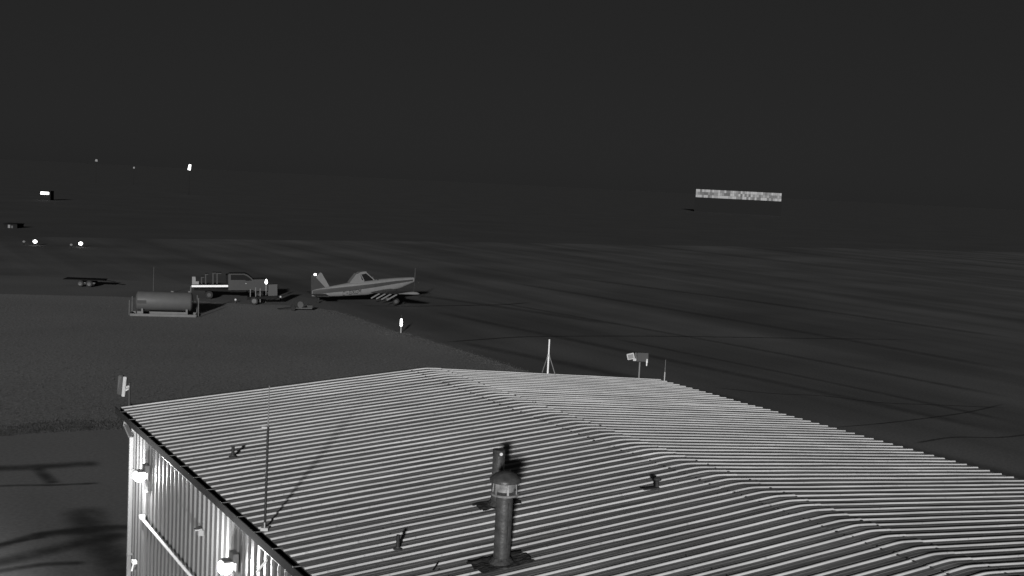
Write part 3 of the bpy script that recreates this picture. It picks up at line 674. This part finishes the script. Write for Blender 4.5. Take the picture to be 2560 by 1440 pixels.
# registration letters on the near side
LET = {'C': ((1, 1, 0, 1), (0, 1, 0, 0), (0, 0, 1, 0)), '-': ((.2, .5, .8, .5),), 'G': ((1, 1, 0, 1), (0, 1, 0, 0), (0, 0, 1, 0), (1, 0, 1, .5), (1, .5, .5, .5)),
       'X': ((0, 0, 1, 1), (0, 1, 1, 0)), 'M': ((0, 0, 0, 1), (0, 1, .5, .4), (.5, .4, 1, 1), (1, 1, 1, 0))}
l0, l1 = PS(752, 636), PS(1052, 588); hgt = .36; cw = (l1[0] - l0[0]) / 6
for k, ch in enumerate('C-GXGM'):
    b = MB(); bx = l0[0] + cw * k; bz = l0[1] + (l1[1] - l0[1]) * k / 6
    for (x0, z0_, x1, z1_) in LET[ch]:
        a0, a1 = bx + x0 * cw * .72, bx + x1 * cw * .72; h0, h1_ = bz + z0_ * hgt, bz + z1_ * hgt
        b.bar((a0, -half_w(a0, h0) - .012, h0), (a1, -half_w(a1, h1_) - .012, h1_), .012, .07)
    b.build('letter', 'letter', fus)

# ------------------------------------------------------------------ the service truck
TS = Side(590, 746, math.radians(14), (460, 660, 9.846))
tr = empty('service_truck', TS.o, TS.yaw, 'dark flat-deck service truck with a bright white strip along its deck', 'truck')
def tp(name, pts, y0, y1, m, par, bevel=0.0): return MB().prism([TS(*p) for p in pts], y0, y1).build(name, m, par, bevel=bevel)
cabt = tp('cab', ((1088, 240), (1120, 218), (1480, 218), (1560, 245), (1640, 305), (1705, 372), (1720, 400), (1740, 620), (1090, 625)), -1.0, 1.0, 'truck', tr)
tp('hood', ((1700, 362), (1990, 352), (2045, 400), (2055, 640), (1710, 640)), -.98, .98, 'truck', tr)
for y in (-1.006, 1.006):
    tp('side_window', ((1150, 245), (1470, 245), (1545, 275), (1620, 330), (1670, 385), (1520, 392), (1500, 372), (1150, 372)), y - .004, y + .004, 'glass', cabt)
    q = TS(1520, 458); MB().box((q[0], y * 1.03, q[1]), (.10, .05, .06)).build('door_handle', 'pale', cabt)
    tp('running_board', ((1130, 640), (1530, 632), (1530, 665), (1130, 670)), y * .9, y * 1.02, 'black', tr)
dk = tp('deck', ((190, 490), (1080, 487), (1080, 560), (190, 560)), -1.12, 1.12, 'faint', tr)
tp('reflective_strip', ((195, 497), (1085, 494), (1085, 538), (195, 541)), -1.138, -1.122, 'reflect', dk)
tp('chassis', ((250, 570), (1950, 640), (1950, 700), (250, 640)), -.45, .45, 'black', tr)
tp('headboard', ((1030, 260), (1075, 250), (1075, 488), (1030, 488)), -1.1, 1.1, 'black', dk)
tp('tool_locker', ((205, 290), (290, 290), (295, 405), (370, 405), (370, 480), (205, 480)), -1.1, -.4, 'mid', dk)
for (x0, x1, y0) in ((520, 600, 230), (700, 790, 200), (800, 920, 205), (420, 500, 300)):
    tp('cargo_frame', ((x0, y0), (x1, y0), (x1, y0 + 22), (x0 + 30, y0 + 22), (x0 + 30, 478), (x0, 478)), -.7, .5, 'truck', dk)
tb = TS(990, 600)
for ax, dual in ((TS(640, 0)[0], 1), (TS(1880, 0)[0], 0)):
    for y in (-.92, .92):
        b = MB(); w_ = .32 if dual else .16; b.lathe((ax, y, .42), [(.2, -w_), (.38, -w_), (.42, -w_ * .7), (.42, w_ * .7), (.38, w_), (.2, w_)], n=22, axis='y'); w = b.build('wheel', 'rubber', tr, smooth=True)
        b = MB(); b.lathe((ax, y, .42), [(.03, -w_ - .01), (.2, -w_ - .01), (.2, w_ + .01), (.03, w_ + .01)], n=18, axis='y'); b.build('rim', 'faint', w)
MB().box((TS(2060, 600)[0], 0, .72), (.15, 1.95, .25)).build('bumper', 'faint', tr)

# pump cart in front of the truck: small wheels, low frame, upright posts
CS = Side(640, 761, math.radians(10), (460, 660, 9.846))
pc = empty('pump_cart', CS.o, CS.yaw, 'small two-wheeled pump cart with upright posts beside the service truck cab', 'cart')
MB().prism([CS(*p) for p in ((1560, 800), (2300, 770), (2300, 830), (1560, 870))], -.5, .6).build('frame', 'black', pc)
for (x, y0, y1) in ((1638, 605, 800), (1768, 565, 800), (1878, 590, 930)):
    q0, q1 = CS(x, y0), CS(x, y1); MB().bar((q0[0], -.4, q0[1]), (q1[0], -.4, q1[1]), .08, .08).build('post', 'skid', pc)
MB().prism([CS(*p) for p in ((2075, 500), (2300, 490), (2300, 770), (2075, 780))], -.3, .5).build('pump_cabinet', 'truck', pc)
q = CS(1735, 895)
for y in (-.62, .62):
    b = MB(); b.lathe((q[0], y, q[1]), [(.2, -.1), (.37, -.1), (.40, -.05), (.40, .05), (.37, .1), (.2, .1)], n=22, axis='y'); w = b.build('wheel', 'rubber', pc, smooth=True)
    b = MB(); b.lathe((q[0], y, q[1]), [(.03, -.11), (.23, -.11), (.24, -.06), (.24, .06), (.23, .11), (.03, .11)], n=18, axis='y'); b.build('rim', 'rim', w)
# lit lamp on its pole beside the cart
p = on_z(664, 757); zt = up_from(p, 665, 705); dd = (p - CAM_P).length / F_PX
r = empty('pole_lamp', p, 0, 'lit round lamp on a slim white pole beside the pump cart', 'lamp')
b = MB(); b.tube((0, 0, 0), (0, 0, zt - .1), 1.3 * dd, n=10); b.build('pole', 'mid', r)
b = MB(); b.lathe((0, 0, zt), [(1.2 * dd, -5 * dd), (3.0 * dd, -3 * dd), (3.4 * dd, 0), (2.4 * dd, 3.6 * dd), (1.0 * dd, 7 * dd)], n=14); b.build('lens', 'lens_far', r, smooth=True)

# ------------------------------------------------------------------ the fuel tank on its skid
KS = Side(410, 792, math.radians(13), (280, 640, 5.333))
tk = empty('fuel_tank', KS.o, KS.yaw, 'pale horizontal cylindrical fuel tank on a railed steel skid', 'tank')
xl, zl = KS(325, 742); xr, zr_ = KS(1045, 735); zt_ = KS(680, 487)[1]; zb_ = KS(680, 745)[1]; R_ = (zt_ - zb_) / 2; zm = (zt_ + zb_) / 2
b = MB(); b.lathe((0, .9, zm), [(R_ * .05, xl - .18), (R_ * .6, xl - .13), (R_ * .9, xl - .03), (R_, xl + .06), (R_, xr - .05), (R_ * .9, xr + .06), (R_ * .6, xr + .16), (R_ * .05, xr + .2)], n=36, axis='x')
sh = b.build('shell', 'tank', tk, smooth=True)
s0, s1 = KS(337, 588), KS(455, 635); MB().box(((s0[0] + s1[0]) / 2, .9 - R_ - .01, (s0[1] + s1[1]) / 2), (s1[0] - s0[0], .03, s0[1] - s1[1])).build('sign_plate', 'letter', sh)
for (x0, y0, x1, y1) in ((335, 495, 337, 735),): 
    q0, q1 = KS(x0, y0), KS(x1, y1)
    b = MB(); b.lathe((q0[0] + .1, .9, zm), [(R_ + .004, -.02), (R_ + .012, -.02), (R_ + .012, .02), (R_ + .004, .02)], n=36, axis='x'); b.build('weld_band', 'skid', sh)
q = KS(1045, 470); b = MB(); b.tube((q[0], .9, zt_ - .1), (q[0], .9, KS(1045, 412)[1]), .06, n=10); b.tube((q[0] - .12, .9, zt_ - .1), (q[0] - .12, .9, zt_ + .12), .12, n=12); b.build('vent_stack', 'skid', sh)
q = KS(800, 470); b = MB(); b.tube((q[0], .9, zt_ - .1), (q[0], .9, zt_ + .08), .16, n=14); b.build('manhole', 'skid', sh)
for x in (400, 995):
    q0 = KS(x, 735); b = MB(); b.box((q0[0], .9, zb_ * .5 + .15), (.16, 1.5, zb_ + .2)); b.build('saddle', 'skid', tk)
fx0, fx1 = KS(240, 815)[0], KS(1120, 800)[0]
for y in (0.0, 1.8):
    b = MB(); b.box(((fx0 + fx1) / 2, y, .13), (fx1 - fx0, .12, .22)); b.build('skid_beam', 'skid', tk)
for x in (fx0, fx1):
    b = MB(); b.box((x, .9, .15), (.12, 1.7, .16)); b.build('cross_beam', 'skid', tk)
for (x, yt, y) in ((183, 562, 1.8), (233, 585, .0), (1100, 550, 1.8), (1165, 560, .0)):
    q0 = KS(x, yt); xx = q0[0] if y == 0 else q0[0] + (1.8 * .10 if x > 600 else .4)
    b = MB(); b.tube((max(min(xx, fx1 + .2), fx0 - .2), y, .1), (max(min(xx, fx1 + .2), fx0 - .2), y, q0[1]), .045, n=8); b.build('guard_post', 'skid', tk)
# slender pole behind the tank
p = on_z(383, 745); zt = up_from(p, 385, 667); b = MB(); b.tube((0, 0, 0), (0, 0, zt), .045, .03, n=10); o = b.build('pole', 'faint', None, loc=p); o.name = 'slender_pole'; tag(o, 'slender dull grey pole standing just behind the fuel tank', 'pole')

# ------------------------------------------------------------------ edge lights along the pavement
def edge_light(x, yb, yt, lens_h, lens_r, m, label, stem=True):
    p = on_z(x, yb); zt = up_from(p, x, yt); dd = (p - CAM_P).length / F_PX
    r = empty('edge_light', p, 0, label, 'edge light', 'edge lights on the field')
    MB().lathe((0, 0, 0), [(.14, 0), (.14, .03), (.05, .06)], n=14).build('base_plate', 'dark', r)
    MB().tube((0, 0, .03), (0, 0, zt - lens_h), max(.025, 1.2 * dd), n=10).build('stem', 'pale' if stem else 'faint', r)
    MB().lathe((0, 0, zt - lens_h), [(lens_r * .9, 0), (lens_r, .03), (lens_r, lens_h * .85), (lens_r * .5, lens_h)], n=14).build('lens', m, r, smooth=True)
    return r, zt
dd = (on_z(1002, 834) - CAM_P).length / F_PX
r, zt = edge_light(1002, 834, 797, 18 * dd, 2.6 * dd, 'lens', 'brightly lit edge light on a short stem at the grass edge')
MB().tube((0, 0, zt), (0, 0, zt + .35), .02, n=8).build('snow_marker', 'faint', r)
edge_light(588.5, 757, 747, .16, .09, 'lens_dim2' if 'lens_dim2' in M else M.setdefault('lens_dim2', mat('faint_lens', .1, .4, emit=.45)) and 'lens_dim2', 'small faint edge light standing between the fuel tank and the pump cart', False)
edge_light(701, 750, 740, .16, .08, 'lens_dim2', 'small faint edge light between the pump cart and the aeroplane tail', False)

# low hose trolley lying on the grass under the aeroplane tail
p = on_z(735, 776); r = empty('hose_trolley', p, math.radians(12), 'low dark hose trolley lying on the grass below the aeroplane tail', 'trolley')
b = MB(); b.bar((-1.6, 0, .12), (-.3, 0, .30), .08, .08); b.build('tow_bar', 'black', r)
b = MB(); b.box((.7, 0, .28), (2.0, .9, .10)); b.build('bed', 'faint', r)
b = MB(); b.lathe((.6, 0, .58), [(.1, -.4), (.27, -.4), (.27, -.36), (.17, -.36), (.17, .36), (.27, .36), (.27, .4), (.1, .4)], n=22, axis='y'); b.build('hose_reel', 'faint', r)
for y in (-.5, .5): MB().lathe((-.1, y, .24), [(.08, -.05), (.22, -.05), (.24, 0), (.22, .05), (.08, .05)], n=16, axis='y').build('wheel', 'rubber', r)
b = MB(); b.box((1.5, -.1, .45), (.5, .5, .26)); b.build('coupling_box', 'truck', r)

# dark trailer on twin wheels at the far left
p = on_z(218, 715); r = empty('flat_trailer', p, math.radians(8), 'dark flat trailer on two close-set axles, beyond the fuel tank', 'trailer')
b = MB(); b.box((-.2, 0, .75), (4.2, 2.2, .08)); b.build('bed', 'black', r)
b = MB(); b.bar((1.85, 0, .7), (3.0, 0, .55), .10, .10); b.build('drawbar', 'black', r)
for x in (-.46, .46):
    for y in (-1.2, 1.2):
        w = MB().lathe((x, y, .38), [(.15, -.1), (.34, -.1), (.38, 0), (.34, .1), (.15, .1)], n=20, axis='y').build('wheel', 'rubber', r, smooth=True)
        MB().lathe((x, y, .38), [(.12, -.115), (.2, -.12), (.2, .12), (.12, .115)], n=18, axis='y').build('rim', 'truck', w)

# ------------------------------------------------------------------ far lights
def field_lamp(x, y, size, m, label, name='field_lamp', cat='field light', group=None):
    p = on_z(x, y + 9); zt = up_from(p, x, y); dd = (p - CAM_P).length / F_PX
    r = empty(name, p, 0, label, cat, group)
    MB().tube((0, 0, 0), (0, 0, zt), .05, n=8).build('post', 'black', r)
    rr = size * dd; MB().lathe((0, 0, zt), [(.2 * rr, -.85 * rr), (.8 * rr, -.5 * rr), (rr, 0), (.8 * rr, .55 * rr), (.2 * rr, .85 * rr)], n=14).build('lens', m, r, smooth=True)
FL = 'lights across the far pavement'
field_lamp(87.5, 604, 4.8, 'lens_far', 'bright round white light on a low post far across the pavement', group=FL)
field_lamp(201.5, 609, 4.8, 'lens_far', 'bright round white light on a low post far across the pavement', group=FL)
field_lamp(59.5, 604, 3.0, 'lens_dim', 'dim grey light on a low post beside a bright round field light', group=FL)
field_lamp(178, 612, 3.2, 'lens_dim', 'dim grey light on a low post beside a bright round field light', group=FL)
def far_mast(x, y, dist, w, h, m, label):
    p = at_depth(x, y, dist); dd = (p - CAM_P).length / F_PX
    r = empty('light_mast', (p.x, p.y, 0), 0, label, 'light mast', 'masts on the horizon')
    MB().tube((0, 0, 0), (0, 0, p.z - h / 2 * dd), .10, .06, n=8).build('pole', 'black', r)
    MB().box((0, 0, p.z), (w * dd, .4, h * dd), R=Matrix.Rotation(.15, 3, 'Y'), taper=.7).build('lamp_head', m, r)
far_mast(474, 418, 560, 6, 13, 'lens_far', 'single bright upright lamp on a tall mast far across the field')
far_mast(241, 401, 760, 6, 5, 'lens_dim', 'tiny dim lamp on a thin mast at the horizon')
far_mast(335, 419, 760, 4, 4, 'lens_dim', 'tiny dim lamp on a thin mast at the horizon')
# far sheds with lit openings
p = at_depth(112, 483, 390); dd = (p - CAM_P).length / F_PX
r = empty('far_shed', (p.x, p.y, 0), 0, 'dark far shed showing one bright horizontal window', 'shed')
b = MB(); b.box((0, 2, (p.z + .7) / 2), (3.3, 3, p.z + .7)); sh = b.build('wall', 'black', r)
MB().box((0, 1.9, p.z + .76), (3.6, 3.4, .10)).build('roof', 'black', r)
MB().box((0, -.04, p.z), (19 * dd, .08, 5.5 * dd), R=Matrix.Rotation(.0, 3, 'Y')).build('window', 'lens_far', r)
p = at_depth(26, 567, 225); dd = (p - CAM_P).length / F_PX
r = empty('small_hut', (p.x, p.y, 0), 0, 'small dark hut with two dim window panes', 'hut')
b = MB(); b.box((0, 1.5, (p.z + .5) / 2), (2.6, 3, p.z + .5)); b.build('wall', 'black', r)
MB().box((0, 1.4, p.z + .56), (2.9, 3.4, .10)).build('roof', 'black', r)
MB().box((-3 * dd, -.03, p.z), (5 * dd, .06, 9 * dd)).build('window', 'lens_dim', r)
MB().box((4 * dd, -.03, p.z - .05), (4 * dd, .06, 7 * dd)).build('window', M.setdefault('lens_dimmer', mat('faint_pane', .04, .4, emit=.03)), r)
# far block with glowing panels, added for a bright strip of unknown origin
p = at_depth(1846, 488, 820); dd = (p - CAM_P).length / F_PX; n = Vector((p.x, p.y, 0)).normalized(); rz = math.atan2(n.y, n.x) - math.pi / 2
r = empty('bright_strip_stand_in', (p.x, p.y, 0), rz, 'long low far block with a patchy band of glowing panels, added for an unidentified bright strip', 'bright strip')
wd = 206 * dd; zlo, zhi = p.z - 10 * dd, p.z + 10 * dd
M['far_wall'] = mat('stand_in_wall', 0.0172, 0.9, spec=0.0)
b = MB(); b.box((0, 7, (zhi + .2) / 2), (wd + 1, 13.6, zhi + .2)); b.build('wall', 'far_wall', r)
M['panel_glow'] = [mat('glow_panel_face', .015, .4, emit=e) for e in (.02, .05, .11, .19, .28)]
nx = 42; pw = wd / nx; ph = (zhi - zlo) / 3
pm = [MB().box((0, 0, 0), (pw * .96, .1, ph * .96)).build('glow_panel', m_, r) for m_ in M['panel_glow']]
for o in pm: o.location = (0, 1.0, 1.0)
k = 0
for i in range(nx):
    for j in range(3):
        e = rng.integers(0, 5) if j == 1 else min(4, rng.integers(1, 6))
        o = pm[e] if not pm[e].get('u') else share(pm[e])
        pm[e]['u'] = 1
        o.location = (-wd / 2 + (i + .5) * pw, .12, zlo + (j + .5) * ph)
        if 'u' in o and o is not pm[e]: del o['u']
for o in pm:
    if 'u' in o: del o['u']
